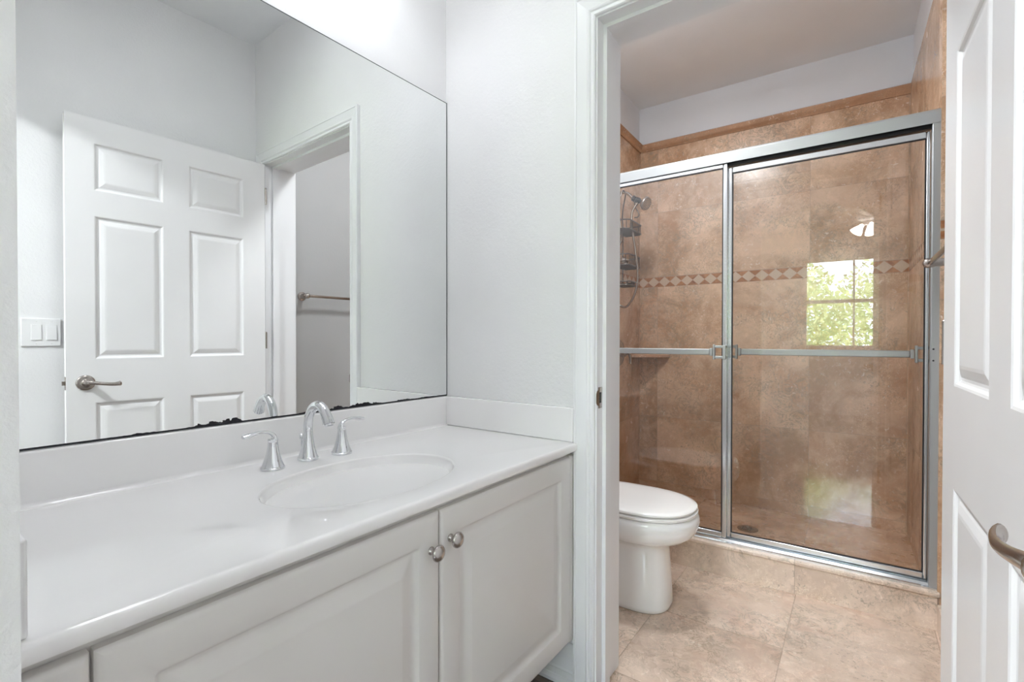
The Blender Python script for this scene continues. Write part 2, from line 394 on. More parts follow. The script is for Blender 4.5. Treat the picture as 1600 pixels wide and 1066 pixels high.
# skirting
bp = [(0, 0), (.022, 0), (.022, .010), (.015, .020), (.012, .022), (.012, .040), (.016, .045), (.014, .052), (.012, .10), (.008, .118), (.004, .128), (0, .130)]
def baseboard(name, a, b, nrm, label, mat='trim', prof=bp, xf=None):
    m = B(); a = Vector(a); b = Vector(b); n_ = Vector(nrm)
    m.loft([[p + n_*d + Vector((0, 0, z_)) for d, z_ in prof] for p in (a, b)])
    return struct(name, m, mat, label, 'baseboard', xf=xf)
baseboard('baseboard_back', (XW, YP, 0), (OL-.068, YP, 0), (0, -1, 0), 'white moulded baseboard under the vanity by the door casing')
baseboard('baseboard_right', (XRW, .093, 0), (XRW, YP, 0), (-1, 0, 0), 'white baseboard behind the open door')
tp = [(0, 0), (.012, 0), (.012, .096), (.008, .100), (0, .100)]
baseboard('baseboard_toilet_right', (RX+.012, YP+WT, 0), (RX+.012, PY, 0), (-1, 0, 0), 'beige stone skirting beside the shower curb', 'tile_curb', tp, SH)
baseboard('baseboard_toilet_left', (LX-.012, YP+WT, 0), (LX-.012, PY, 0), (1, 0, 0), 'beige stone skirting behind the toilet', 'tile_curb', tp, SH)
# door casing + jambs
cp = [(0, 0), (0, .008), (.003, .011), (.009, .011), (.011, .008), (.014, .008), (.017, .012), (.022, .014), (.025, .012), (.029, .0125), (.045, .015), (.056, .017), (.058, .019), (.064, .019), (.066, .016), (.066, 0)]
def casing(name, ysurf, sgn, label, rv=.005):
    m = B(); L_, R_, T_ = OL-rv, OR+rv, OH+rv
    m.loft([[(L_-s_, ysurf+sgn*t_, 0) for s_, t_ in cp], [(L_-s_, ysurf+sgn*t_, T_+s_) for s_, t_ in cp],
            [(R_+s_, ysurf+sgn*t_, T_+s_) for s_, t_ in cp], [(R_+s_, ysurf+sgn*t_, 0) for s_, t_ in cp]])
    return struct(name, m, 'trim', label, 'door casing')
casing('trim_2', YP, -1, 'white moulded door casing on the vanity side of the doorway')
casing('trim_3', YP+WT, 1, 'white moulded door casing on the toilet side of the doorway')
jm = B()
jm.box(OL-.018, OL, YP-.001, YP+WT+.001, 0, OH); jm.box(OR, OR+.018, YP-.001, YP+WT+.001, 0, OH); jm.box(OL-.018, OR+.018, YP-.001, YP+WT+.001, OH, OH+.018)
jamb = struct('trim_4', jm, 'trim', 'white painted jamb lining the doorway', 'door jamb')
st = B(); s0, s1 = YP+.038, YP+.072
st.box(OL, OL+.012, s0, s1, 0, OH-.012); st.box(OR-.012, OR, s0, s1, 0, OH-.012); st.box(OL, OR, s0, s1, OH-.012, OH)
obj('door_stop', st, 'trim', jamb)
sk = B().box(OL, OL+.0015, YP+.008, YP+.032, .872, .936)
sk.loft([[(OL+.001, YP+.009, .878), (OL+.001, YP-.004, .884), (OL+.001, YP-.008, .890), (OL+.001, YP-.008, .918), (OL+.001, YP-.004, .924), (OL+.001, YP+.009, .930)],
         [(OL+.0025, YP+.009, .878), (OL+.0025, YP-.004, .884), (OL+.0025, YP-.008, .890), (OL+.0025, YP-.008, .918), (OL+.0025, YP-.004, .924), (OL+.0025, YP+.009, .930)]])
skp = obj('strike_plate', sk, 'nickel', jamb, label='brushed nickel strike plate')
obj('strike_hole', B().box(OL+.0015, OL+.0018, YP+.014, YP+.026, .888, .920), 'dark', skp)

# ================================================================== MIRROR
mir = thing('wall_mirror', MR @ Vector((XW, .72, .871)), 'large frameless mirror with a black chipped lower edge above the vanity', 'mirror')
MT = 1.9595; my0, my1 = .100, YP-.004
mm = B(); mm.add([(XW+.0055, my0, .871), (XW+.0055, my1, .871), (XW+.0055, my1, MT), (XW+.0055, my0, MT)], [(0, 1, 2, 3)])
obj('mirror_glass', mm, 'mirror', mir, xf=MR)
me_ = B(); me_.box(XW+.0005, XW+.0052, my0, my1, .8705, MT+.001)
me_.box(XW+.0005, XW+.0062, my1, my1+.003, .8705, MT+.0015); me_.box(XW+.0005, XW+.0062, my0, my1+.003, MT, MT+.002)
obj('mirror_edge', me_, simple('mirror_edge_dark', (.10, .115, .115), .3), mir, xf=MR, label='dark cut edge of the mirror glass')

# ================================================================== VANITY COUNTER with integral basin
counter = thing('vanity_counter', (-.97, .72, CT-.024), 'glossy white one-piece counter with an oval basin and backsplashes', 'vanity counter')
ecx, ecy, ea, eb = -.925, .715, .162, .235
def wallx(y): return XW + (YP-y)*-.0186 + .0015
fx = XW+.562
quad = [(wallx(.0935), .0945), (fx, .0945), (fx, YP-.001), (wallx(YP), YP-.001)]
def quad_hit(ang, inset):
    d = Vector((math.cos(ang), math.sin(ang))); best = None
    q = [(quad[0][0], quad[0][1]), (quad[1][0]-inset, quad[1][1]), (quad[2][0]-inset, quad[2][1]), (quad[3][0], quad[3][1])]
    for i in range(4):
        a = Vector(q[i]); b = Vector(q[(i+1) % 4]); e = b-a; o_ = Vector((ecx, ecy))
        den = d.x*e.y - d.y*e.x
        if abs(den) < 1e-9: continue
        r_ = a-o_; t_ = (r_.x*e.y - r_.y*e.x)/den; s_ = (r_.x*d.y - r_.y*d.x)/den
        if t_ > 0 and -1e-6 <= s_ <= 1+1e-6 and (best is None or t_ < best): best = t_
    return (ecx+d.x*best, ecy+d.y*best)
angs = sorted([2*PI*i/120 for i in range(120)] + [math.atan2(q[1]-ecy, q[0]-ecx) % (2*PI) for q in quad])
rings = []
def zprof(r):           # depth of the bowl against relative radius
    if r >= 1: return 0
    return -.138*(1-r**2.3)**.78
rr_ = [.05] + [1-(1-i/30)**1.9 for i in range(2, 30)]
for r in rr_:
    k = zprof(r)
    rings.append([(ecx+ea*r*math.cos(a_), ecy+eb*r*math.sin(a_), CT-.004+k) for a_ in angs])
for r, dz in ((1.0, -.0035), (1.006, -.0016), (1.014, -.0004), (1.025, 0)):
    rings.append([(ecx+ea*r*math.cos(a_), ecy+eb*r*math.sin(a_), CT+dz) for a_ in angs])
for ins, dz in ((.010, 0), (.005, -.0006), (.0022, -.0022), (.0005, -.005), (0, -.009), (0, -.018), (.0015, -.0225), (.006, -.024), (.05, -.024)):
    rings.append([quad_hit(a_, ins) + (CT+dz,) for a_ in angs])
def repar(ring): return ring
cm = B(); cm.loft(rings, cap=False); cm.f.append(list(range(len(angs))))
# underside of slab and bowl shell
under = [[(ecx+ea*1.10*math.cos(a_), ecy+eb*1.08*math.sin(a_), CT-.024) for a_ in angs],
         [(ecx+ea*1.0*math.cos(a_), ecy+eb*1.0*math.sin(a_), CT-.09) for a_ in angs],
         [(ecx+ea*.3*math.cos(a_), ecy+eb*.3*math.sin(a_), CT-.16) for a_ in angs]]
cm.loft([rings[-1]] + under)
slab = obj('counter_slab', cm, 'marble', counter, smooth=True, angle=50)
dr = B().lathe([(.004, -.012), (.021, -.012), (.023, .0), (.022, .002), (.015, .0025), (.012, .001), (.004, .0)], (ecx, ecy, CT-.141), seg=24)
obj('sink_drain', dr, 'chrome', counter, smooth=True, label='chrome basin drain')
sb = B().box(XW+.0005, XW+.020, .094, YP-.0005, CT-.001, CT+.106)
obj('backsplash', sb, 'marble', counter, xf=MR, bevel=.004, seg=3)
cv = B(); pr = [(0, 0)] + [(.012*(1-math.sin(a_)), .012*(1-math.cos(a_))) for a_ in [PI/2*i/6 for i in range(7)]]
cv.loft([[(XW+.0195+d, yy, CT-.0002+h) for d, h in pr] for yy in (.11, YP-.02)])
obj('cove', cv, 'marble', counter, xf=MR, smooth=True, angle=60)
obj('side_splash', B().box(XW+.016, XW+.548, YP-.0205, YP-.0005, CT+.0005, CT+.106), 'marble', counter, bevel=.003, seg=3)
obj('side_splash', B().box(XW-.0, XW+.548, .0935, .1155, CT+.0005, CT+.106), 'wall', counter, bevel=.003, seg=3)

# ================================================================== FAUCET
def faucet():
    f = thing('faucet', (-1.172, .72, CT), 'polished chrome widespread faucet with a high curved spout behind the basin', 'faucet')
    base = [(.0255, 0), (.0265, .001), (.0265, .007), (.0245, .0085), (.0235, .012), (.0205, .022), (.0165, .036), (.0135, .052), (.0118, .066), (.0112, .075)]
    hb = [(.0265, 0), (.0275, .001), (.0275, .006), (.0255, .0075), (.0245, .010), (.0195, .024), (.0150, .040), (.0122, .056), (.0112, .066), (.0112, .069), (.0118, .070), (.0118, .0725), (.0105, .0745)]
    sy = .72; sx = -1.174
    obj('spout_base', B().lathe(base, (sx, sy, CT), seg=40), 'chrome', f, smooth=True)
    pts = spline([(sx, sy, CT+.072), (sx, sy, CT+.094), (sx+.007, sy, CT+.118), (sx+.024, sy, CT+.139), (sx+.047, sy, CT+.147), (sx+.069, sy, CT+.138), (sx+.085, sy, CT+.117), (sx+.092, sy, CT+.103)], 5)
    n = len(pts); rad = [.0112 + .0022*math.sin(PI*min(1, i/(n*.8)))*.3 + (.0042*max(0, (i/n-.62)/.38)) for i in range(n)]
    obj('spout', B().tube(pts, rad, 24), 'chrome', f, smooth=True)
    d = (pts[-1]-pts[-3]).normalized()
    obj('aerator', B().lathe([(.010, -.002), (.0115, .001), (.0100, .005), (.004, .0055)], pts[-1], d, 20), 'chrome', f, smooth=True)
    # pop-up rod behind the spout
    obj('lift_rod', B().lathe([(.0022, 0), (.0022, .050), (.0048, .052), (.0055, .057), (.0045, .063), (.001, .066)], (sx-.028, sy-.002, CT), seg=14), 'chrome', f, smooth=True, label='small chrome pop-up lift rod behind the spout')
    for y_, s_, x_ in ((.617, -1, -1.158), (.812, 1, -1.160)):
        h = obj('handle_base', B().lathe(hb, (x_, y_, CT), seg=40), 'chrome', f, smooth=True)
        p = spline([(x_, y_-s_*.004, CT+.071), (x_, y_-s_*.001, CT+.083), (x_, y_+s_*.013, CT+.0915), (x_, y_+s_*.035, CT+.0935), (x_, y_+s_*.055, CT+.0905), (x_-.0, y_+s_*.071, CT+.0885)], 5)
        n = len(p); rad = [.0115, .0118] + [max(.0062, .0115-.0075*min(1, i/(n*.45))) + .0028*max(0, (i/n-.5)/.3 if i/n < .8 else 1-(i/n-.8)/.2*.8) for i in range(2, n)]
        obj('handle_lever', B().tube(p, rad, 18, flat=((0, 0, 1), .62)), 'chrome', h, smooth=True)
faucet()

# ================================================================== VANITY CABINET
cabx = XW+.530            # carcass front
dfx = XW+.550             # door faces
cabinet = thing('vanity_cabinet', (-.99, .72, .15), 'wall-hung white cabinet with raised panel doors under the counter', 'vanity cabinet')
cc = B(); gx = XW-.02
cc.box(XW+.004, cabx, .0945, .110, .155, CT-.0255); cc.box(XW+.004, cabx, YP-.018, YP-.0015, .155, CT-.0255)
cc.box(XW+.004, cabx, .110, YP-.018, .155, .171)
cc.box(cabx-.018, cabx, .110, YP-.018, CT-.060, CT-.0255); cc.box(cabx-.018, cabx, .110, YP-.018, .171, .20)
cc.box(cabx-.018, cabx, .712, .752, .20, CT-.06); cc.box(cabx-.018, cabx, .110, .172, .20, CT-.06); cc.box(cabx-.018, cabx, 1.294, YP-.018, .20, CT-.06)
obj('carcass', cc, 'cab', cabinet)
def door_panel(x, y0, y1, z0, z1, rings, thick, sgn=1, cut=.0):
    """front face at x (facing +x), rings = [(inset, depth)], corners optionally rounded"""
    m = B()
    def ring(ins, dep):
        a, b, c_, d = y0+ins, y1-ins, z0+ins, z1-ins
        r = cut if ins > .03 else .0004
        pts = []
        for (yy, zz, a0) in ((b-r, d-r, 0), (a+r, d-r, 90), (a+r, c_+r, 180), (b-r, c_+r, 270)):
            for k in range(5):
                q = math.radians(a0+22.5*k); pts.append((x-sgn*dep, yy+r*math.cos(q), zz+r*math.sin(q)))
        return pts
    m.loft([ring(0, thick)] + [ring(i_, d_) for i_, d_ in rings])
    return m
rp = [(0, .006), (.0015, .0035), (.004, .0012), (.009, 0), (.054, 0), (.058, .0015), (.061, .007), (.065, .0100), (.071, .0105), (.080, .0075), (.092, .0035), (.100, .0012), (.102, .0006)]
kz = .652
def knob(parent, y_, z_):
    m = B().lathe([(.0085, 0), (.0085, .0015), (.0072, .003), (.0052, .006), (.0048, .012), (.0062, .015), (.0140, .0175), (.0165, .0200), (.0168, .0225), (.0150, .0260), (.0100, .0290), (.0040, .0303), (.0005, .0306)], (dfx, y_, z_), (1, 0, 0), 32)
    obj('knob', m, 'knob', parent, smooth='all', label='round satin nickel knob')
d1 = obj('cabinet_door', door_panel(dfx, .1695, .7305, .157, .722, rp, .019, cut=.006), 'cab', cabinet, smooth=True, angle=30)
d2 = obj('cabinet_door', door_panel(dfx, .7345, 1.2985, .157, .722, rp, .019, cut=.006), 'cab', cabinet, smooth=True, angle=30)
knob(d1, .7045, kz-.004); knob(d2, .7620, kz+.004)
fp = [(0, .006), (.0015, .003), (.004, .001), (.007, 0), (.009, 0)]
obj('filler_strip', door_panel(dfx-.003, 1.302, YP-.002, .150, .724, fp, .016), 'cab', cabinet, smooth=True, angle=30)
obj('filler_strip', door_panel(dfx, .0955, .1655, .150, .722, fp, .019), 'cab', cabinet, smooth=True, angle=30)

# ================================================================== SIX PANEL DOOR (open against the right wall)
door = thing('door_1', (.143, 1.318, .012), 'open white six panel door on the right with a nickel lever', 'door', kind='structure')
DA = math.atan2(.022, .813); DM = Matrix.Translation((.143, 1.318, 0)) @ Matrix.Rotation(DA, 4, 'Z') @ Matrix.Translation((-.143, -1.318, 0))
DW, DTH = .813, .035
dy1 = 1.318; dy0 = dy1-DW
ys = [dy0, .600, .852, .957, 1.208, dy1]
zs = [.012, .235, .805, .995, 1.615, 1.725, 1.930, 2.036]
prf = [(0, 0), (.004, .0015), (.008, .006), (.012, .0075), (.017, .0075), (.022, .0055), (.034, .002), (.040, .0012)]
leaf = B()
for side, xs, sg in ((0, .143, 1), (1, .143+DTH, -1)):
    for i in range(5):
        for j in range(7):
            ya, yb_, za, zb_ = ys[i], ys[i+1], zs[j], zs[j+1]
            if i in (1, 3) and j in (1, 3, 5):
                R_ = [[(xs+sg*d, ya+k, za+k), (xs+sg*d, yb_-k, za+k), (xs+sg*d, yb_-k, zb_-k), (xs+sg*d, ya+k, zb_-k)] for k, d in prf]
                leaf.loft(R_, cap=False); o = len(leaf.v); leaf.f.append([o-4, o-3, o-2, o-1])
            else:
                leaf.add([(xs, ya, za), (xs, yb_, za), (xs, yb_, zb_), (xs, ya, zb_)], [(0, 1, 2, 3)])
xa, xb = .143, .143+DTH
for i in range(5):
    for zz in (zs[0], zs[-1]): leaf.add([(xa, ys[i], zz), (xb, ys[i], zz), (xb, ys[i+1], zz), (xa, ys[i+1], zz)], [(0, 1, 2, 3)])
for j in range(7):
    for yy in (ys[0], ys[-1]): leaf.add([(xa, yy, zs[j]), (xb, yy, zs[j]), (xb, yy, zs[j+1]), (xa, yy, zs[j+1])], [(0, 1, 2, 3)])
obj('door_leaf', leaf, 'door', door, xf=DM)
def lever(side):
    sg = -1 if side == 0 else 1; xs = .143 if side == 0 else .143+DTH
    hy, hz_ = dy0+.062, .893
    ro = B().lathe([(.033, 0), (.033, .003), (.031, .006), (.026, .008), (.016, .009), (.0135, .011), (.0125, .020), (.0118, .032), (.0125, .042), (.0115, .049), (.006, .052), (.001, .0525)], (xs, hy, hz_), (sg, 0, 0), 32).xf(DM)
    r = obj('handle_rosette', ro, 'nickel', door, smooth=True, label='satin nickel round rosette')
    p = spline([(xs+sg*.044, hy-.006, hz_+.001), (xs+sg*.048, hy+.010, hz_+.002), (xs+sg*.051, hy+.035, hz_-.002), (xs+sg*.052, hy+.062, hz_-.006), (xs+sg*.051, hy+.085, hz_-.008), (xs+sg*.047, hy+.104, hz_-.007), (xs+sg*.041, hy+.112, hz_-.006)], 5)
    n = len(p); rad = [.0100-.0032*math.sin(PI*min(1, i/n*1.0))+.0025*(i/n)**3 for i in range(n)]; rad[-1] = .0035; rad[-2] = .0095
    obj('lever', B().tube(p, rad, 16, flat=((1, 0, 0), .62)).xf(DM), 'nickel', r, smooth=True, label='curved nickel lever')
lever(0)
# far side: keep the lever clear of the wall by turning the same shape
lever(1)
obj('latch', B().box(.143+.005, .143+.030, dy0-.0012, dy0, .865, .921).box(.143+.012, .143+.024, dy0-.011, dy0-.001, .885, .902).xf(DM), 'nickel_dark', door, label='latch plate and bolt in the door edge')
for hz_ in (.25, 1.03, 1.82):
    obj('hinge', B().lathe([(.0055, 0), (.0055, .089), (.003, .092)], (.146, YP-.008, hz_), seg=12), 'nickel', door, smooth=True)

# ================================================================== SWITCH PLATE behind the door
swp = thing('light_switch', (XRW, .447, 1.05), 'white double rocker switch plate on the wall, seen in the mirror left of the door', 'light switch')
obj('cover_plate', B().box(XRW-.006, XRW-.0005, .385, .509, 1.050, 1.168), 'plastic', swp, bevel=.003)
for y_ in (.415, .462):
    m = B(); m.loft([[(XRW-.0062, y_-.0, 1.077), (XRW-.0062, y_+.033, 1.077), (XRW-.0062, y_+.033, 1.141), (XRW-.0062, y_, 1.141)], [(XRW-.0095, y_+.001, 1.078), (XRW-.0095, y_+.032, 1.078), (XRW-.0075, y_+.032, 1.140), (XRW-.0075, y_+.001, 1.140)]])
    obj('rocker', m, 'plastic', swp)
for y_ in (.4315, .4785):
    for z_ in (1.062, 1.156): obj('screw', B().lathe([(.0028, 0), (.0022, .0012), (.0005, .0015)], (XRW-.006, y_, z_), (-1, 0, 0), 10), 'plastic', swp, smooth=True)

# ================================================================== TOWEL BAR in the toilet room
tb = thing('towel_bar', SH @ Vector((RX+.012, 1.89, 1.33)), 'brushed nickel towel bar on the wall beside the shower door', 'towel bar')
for y_ in (1.600, 2.170):
    m = B().lathe([(.027, 0), (.027, .004), (.023, .008), (.016, .013), (.0135, .022), (.0135, .050), (.0165, .058), (.0165, .072), (.012, .080), (.004, .084), (.0005, .0845)], (RX+.012, y_, 1.343), (-1, 0, 0), 28)
    obj('post', m, 'nickel', tb, xf=SH, smooth=True)
obj('bar', B().lathe([(.008, 0), (.0085, .004), (.0085, .61), (.008, .614)], (RX+.012-.064, 1.578, 1.343), (0, 1, 0), 20), 'nickel_dark', tb, xf=SH, smooth=True)

# ================================================================== SLIDING SHOWER DOORS
GZ = .1457
fr_ = thing('shower_door_frame', SH @ Vector(((LX+RX)/2, PY+.04, GZ)), 'aluminium header, side jambs and track framing the shower opening', 'shower door frame')
y0, y1 = PY+.010, PY+.060
hp = [(y0, 1.887), (y0, 1.930), (y0+.003, 1.936), (y0+.008, 1.940), (y1, 1.941), (y1, 1.887), (y1-.003, 1.887), (y1-.003, 1.935), (y0+.006, 1.935), (y0+.004, 1.928), (y0+.003, 1.887)]
obj('header', B().loft([[(x_, a_, b_) for a_, b_ in hp] for x_ in (LX+.0005, RX-.0005+.006)]), 'alu_white', fr_, xf=SH, smooth=True, angle=25)
obj('header_gap_shade', B().box(LX+.004, RX-.004, y0+.0235, y1-.004, 1.8765, 1.934), 'dark', fr_, xf=SH)  # dark strip standing in for the shade inside the header gap
tp_ = [(y0-.002, GZ), (y0-.002, GZ+.006), (y0+.006, GZ+.009), (y0+.010, GZ+.018), (y0+.013, GZ+.018), (y0+.014, GZ+.008), (y0+.026, GZ+.008), (y0+.027, GZ+.020), (y0+.030, GZ+.020), (y0+.031, GZ+.008), (y1-.006, GZ+.008), (y1-.005, GZ+.030), (y1, GZ+.030), (y1, GZ)]
obj('bottom_track', B().loft([[(x_, a_, b_) for a_, b_ in tp_] for x_ in (LX+.0005, RX+.004)]), 'alu', fr_, xf=SH, smooth=True, angle=25)
for x_ in (-1.06, -.60, -.44, -.10, .10, .19):
    obj('track_guide', B().box(x_-.008, x_+.008, y0+.014, y0+.024, GZ+.008, GZ+.013), 'black', fr_, xf=SH, bevel=.002)
for (xa, xb) in ((RX-.024, RX+.004), (LX, LX+.026)):
    j = B().box(xa, xb, y0+.001, y1-.001, GZ+.006, 1.888)
    jo = obj('side_jamb', j, 'alu_white', fr_, xf=SH, bevel=.0025)
    for z_ in (1.003, 1.046):
        xx = xa+.008 if xa > 0 else xb-.006
        obj('screw_hole', B().lathe([(.0035, 0), (.0030, .0006)], (xx, y0+.0012, z_), (0, -1, 0), 10), 'black', jo, xf=SH)
def glass_panel(name, xa, xb, yc, swl, swr, z0, z1, bar_side, label, bx0, bx1):
    p = thing(name, SH @ Vector(((xa+xb)/2, yc, z0)), label, 'shower door', 'sliding shower doors')
    T = .006
    def rail(m, a, b, c, d): return m.box(a, b, yc-T, yc+T, c, d)
    obj('stile', rail(B(), xa, xa+swl, z0, z1), 'alu', p, xf=SH, bevel=.004, seg=3)
    obj('stile', rail(B(), xb-swr, xb, z0, z1), 'alu', p, xf=SH, bevel=.004, seg=3)
    obj('top_rail', rail(B(), xa+swl, xb-swr, z1-.026, z1), 'alu', p, xf=SH, bevel=.003)
    obj('bottom_rail', rail(B(), xa+swl, xb-swr, z0, z0+.024), 'alu', p, xf=SH, bevel=.003)
    gsk = B(); g0, g1, g2, g3 = xa+swl, xb-swr, z0+.024, z1-.026; w_ = .0035; q = .0035
    gsk.box(g0, g0+w_, yc-q, yc+q, g2, g3).box(g1-w_, g1, yc-q, yc+q, g2, g3).box(g0, g1, yc-q, yc+q, g2, g2+w_).box(g0, g1, yc-q, yc+q, g3-w_, g3)
    obj('gasket', gsk, 'dark', p, xf=SH)
    obj('glass', B().box(g0, g1, yc-.0025, yc+.0025, g2, g3), 'glass', p, xf=SH)
    s = bar_side; by = yc + s*.045; zc = 1.0245
    b = obj('towel_rail', B().box(bx0, bx1, by-.005, by+.005, zc-.014, zc+.014), 'alu_white', p, xf=SH, bevel=.004, seg=3)
    for bx, dr_ in ((bx0, -1), (bx1, 1)):
        m = B(); m.box(min(bx, bx+dr_*.012), max(bx, bx+dr_*.012), by-.007, by+.007, zc-.018, zc+.018)
        xo = bx+dr_*.014; m.box(min(xo, xo+dr_*.009), max(xo, xo+dr_*.009), by-.010, by+.010, zc-.034, zc+.034)
        for dz in (-.024, .024):
            a_, c_ = xo, (xb-.004 if dr_ > 0 else xa+.004)
            m.box(min(a_, c_), max(a_, c_), min(yc, by+s*.004), max(yc, by+s*.004) , zc+dz-.008, zc+dz+.008) if False else None
            m.box(min(a_, c_), max(a_, c_), by-.006, by+.006, zc+dz-.006, zc+dz+.006)
            m.box(c_-.006, c_+.006, min(yc+s*.006, by), max(yc+s*.006, by), zc+dz-.006, zc+dz+.006)
        m.box(c_-.007, c_+.007, by-.008, by+.008, zc-.032, zc+.032)
        obj('rail_bracket', m, 'alu_white', b, xf=SH, bevel=.002)
glass_panel('sliding_glass_door', LX+.032, -.487, PY+.0265, .026, .020, GZ+.0205, 1.895, -1, 'left sliding clear glass shower door, in front of the shower head', -1.17, -.553)
glass_panel('sliding_glass_door', -.507, .220, PY+.0465, .036, .012, GZ+.0205, 1.872, 1, 'right sliding clear glass shower door, reflecting a bright window, by the towel bar', -.440, .170)

# ================================================================== SHOWER FITTINGS
yv = 2.97
sh = thing('hand_shower', SH @ Vector((LX, yv, 1.30)), 'chrome hand shower with a black swivel and looping metal hose on the left shower wall', 'shower head')
obj('wall_flange', B().lathe([(.030, 0), (.029, .004), (.022, .010), (.012, .014)], (LX, yv, 2.02), (1, 0, 0), 24), 'chrome', sh, xf=SH, smooth=True)
arm = spline([(LX, yv, 2.02), (LX+.04, yv, 2.024), (LX+.075, yv, 2.008), (LX+.105, yv, 1.975)], 5)
obj('shower_arm', B().tube(arm, .0095, 16), 'nickel', sh, xf=SH, smooth=True)
d_ = Vector((.74, 0, -.45)).normalized(); p0 = Vector((LX+.102, yv, 1.978))
sw = obj('swivel', B().lathe([(.012, 0), (.017, .004), (.017, .022), (.013, .026), (.019, .032), (.019, .052), (.013, .058), (.013, .070)], p0, d_, 20), 'black', sh, xf=SH, smooth=True, label='black plastic swivel and hose union')
hd = p0 + d_*.070; hdir = Vector((.80, -.25, -.38)).normalized()
head = obj('spray_head', B().lathe([(.013, -.006), (.018, .004), (.034, .018), (.042, .030), (.043, .038), (.039, .044), (.020, .047), (.001, .048)], hd, hdir, 32), 'nickel', sh, xf=SH, smooth=True)
nz = B()
hu = hdir.orthogonal().normalized(); hv = hdir.cross(hu)
for rr2, k in ((.012, 6), (.024, 12), (.034, 18)):
    for i in range(k):
        a_ = 2*PI*i/k; nz.lathe([(.0020, 0), (.0016, .004)], hd+hdir*.0445+(hu*math.cos(a_)+hv*math.sin(a_))*rr2, hdir, 6)
obj('nozzles', nz, 'black', head, xf=SH)
hs_ = p0 + d_*.045
hose = spline([hs_+Vector((0, -.005, -.01)), hs_+Vector((-.035, -.012, -.07)), hs_+Vector((-.035, -.015, -.16)), hs_+Vector((-.012, -.015, -.32)), hs_+Vector((.004, -.015, -.47)), hs_+Vector((-.018, -.015, -.59)), hs_+Vector((-.075, -.012, -.665)), hs_+Vector((-.135, -.01, -.63)), hs_+Vector((-.150, -.01, -.50)), hs_+Vector((-.150, -.005, -.30)), (LX+.03, yv, 1.72), (LX+.018, yv, 1.86)], 8)
n = len(hose)
hm = B().tube(hose, [.0072+(.0007 if i % 2 else 0) for i in range(n)], 12)
obj('hose', hm, 'nickel_dark', sh, xf=SH, smooth=True, label='flexible metal shower hose')
# caddy hanging from the arm
cd = thing('shower_caddy', SH @ Vector((LX+.07, yv, 1.43)), 'dark wire shower caddy with three baskets hanging from the shower arm', 'shower caddy')
cf = B(); r_ = .0042
for s_ in (-1, 1):
    cf.tube(spline([(LX+.045, yv+s_*.004, 2.034), (LX+.045, yv+s_*.03, 2.02), (LX+.022, yv+s_*.045, 1.93), (LX+.012, yv+s_*.060, 1.87), (LX+.012, yv+s_*.070, 1.80), (LX+.012, yv+s_*.070, 1.43)], 5), r_, 8)
cf.tube(spline([(LX+.105, yv+.02, 2.00), (LX+.108, yv+.035, 1.93), (LX+.130, yv+.040, 1.885), (LX+.128, yv+.03, 1.862), (LX+.105, yv+.03, 1.86)], 5), .0035, 8)
obj('hanger', cf, 'wire', cd, xf=SH, smooth=True)
def basket(z_, w_, dep, hgt, nb):
    m = B(); x0 = LX+.010; x1 = x0+dep
    for zz in (z_, z_+hgt):
        q = []
        for (px, py) in ((x0, -w_), (x1-.035, -w_), (x1-.010, -w_+.012), (x1, -w_+.04), (x1, w_-.04), (x1-.010, w_-.012), (x1-.035, w_), (x0, w_)):
            q.append((px, yv+py, zz))
        m.tube(spline(q, 4)+[Vector(q[0])], .0042, 8)
    for i in range(nb):
        yy = yv-w_+.01+(2*w_-.02)*i/(nb-1); m.tube([(x0, yy, z_), (x1-.006, yy, z_)], .0026, 6); m.tube([(x1-.002, yy, z_), (x1-.002, yy, z_+hgt)] if abs(yy-yv) < w_-.03 else [(x1-.02, yy, z_), (x1-.02, yy, z_+hgt)], .0026, 6)
    obj('basket', m, 'wire', cd, xf=SH, smooth=True)
basket(1.765, .12, .115, .055, 11); basket(1.545, .115, .11, .065, 11); basket(1.425, .07, .10, .022, 9)
# soap dish / hand piece lying in the middle basket
tag(obj('soap_dish', B().lathe([(.001, 0), (.022, .004), (.034, .014), (.038, .028), (.030, .042), (.012, .050), (.001, .051)], (LX+.060, yv-.045, 1.549), seg=20), 'nickel', xf=SH, smooth=True), 'rounded silvery soap dish sitting in the middle caddy basket', 'soap dish')
# valve
vl = thing('shower_valve', SH @ Vector((LX, yv+.03, .92)), 'round nickel shower valve with lever on the left shower wall', 'shower valve')
obj('escutcheon', B().lathe([(.085, 0), (.086, .003), (.080, .008), (.050, .014), (.032, .018), (.028, .022), (.026, .045), (.020, .050)], (LX, yv+.04, .995), (1, 0, 0), 40), 'nickel', vl, xf=SH, smooth=True)
obj('valve_lever', B().tube(spline([(LX+.045, yv+.04, .995), (LX+.065, yv+.04, .998), (LX+.075, yv+.04, .975), (LX+.078, yv+.042, .925)], 5), [.016, .016, .015, .014, .013, .012, .011, .011, .010, .010, .010, .010, .009, .009, .008, .008], 14), 'nickel_dark', vl, xf=SH, smooth=True)
# corner shelf
cs = B(); R_ = .215; a0 = [(LX+.001, YB-.001)]
a0 += [(LX+.001+R_*math.sin(k), YB-.001-R_*math.cos(k)) for k in [PI/2*i/10 for i in range(11)]]
# slightly straighter front edge
a0 = [a0[0]] + [(LX+.001+R_*(.55*(i/10)+.45*math.sin(PI/2*i/10)), YB-.001-R_*(.55*(1-i/10)+.45*math.cos(PI/2*i/10))) for i in range(11)]
cs.loft([[(x_, y_, .958) for x_, y_ in a0], [(x_, y_, .978) for x_, y_ in a0]])
tag(obj('corner_shelf', cs, 'stone_shelf', xf=SH, bevel=.003), 'triangular pinkish stone shelf in the left back corner of the shower', 'corner shelf')
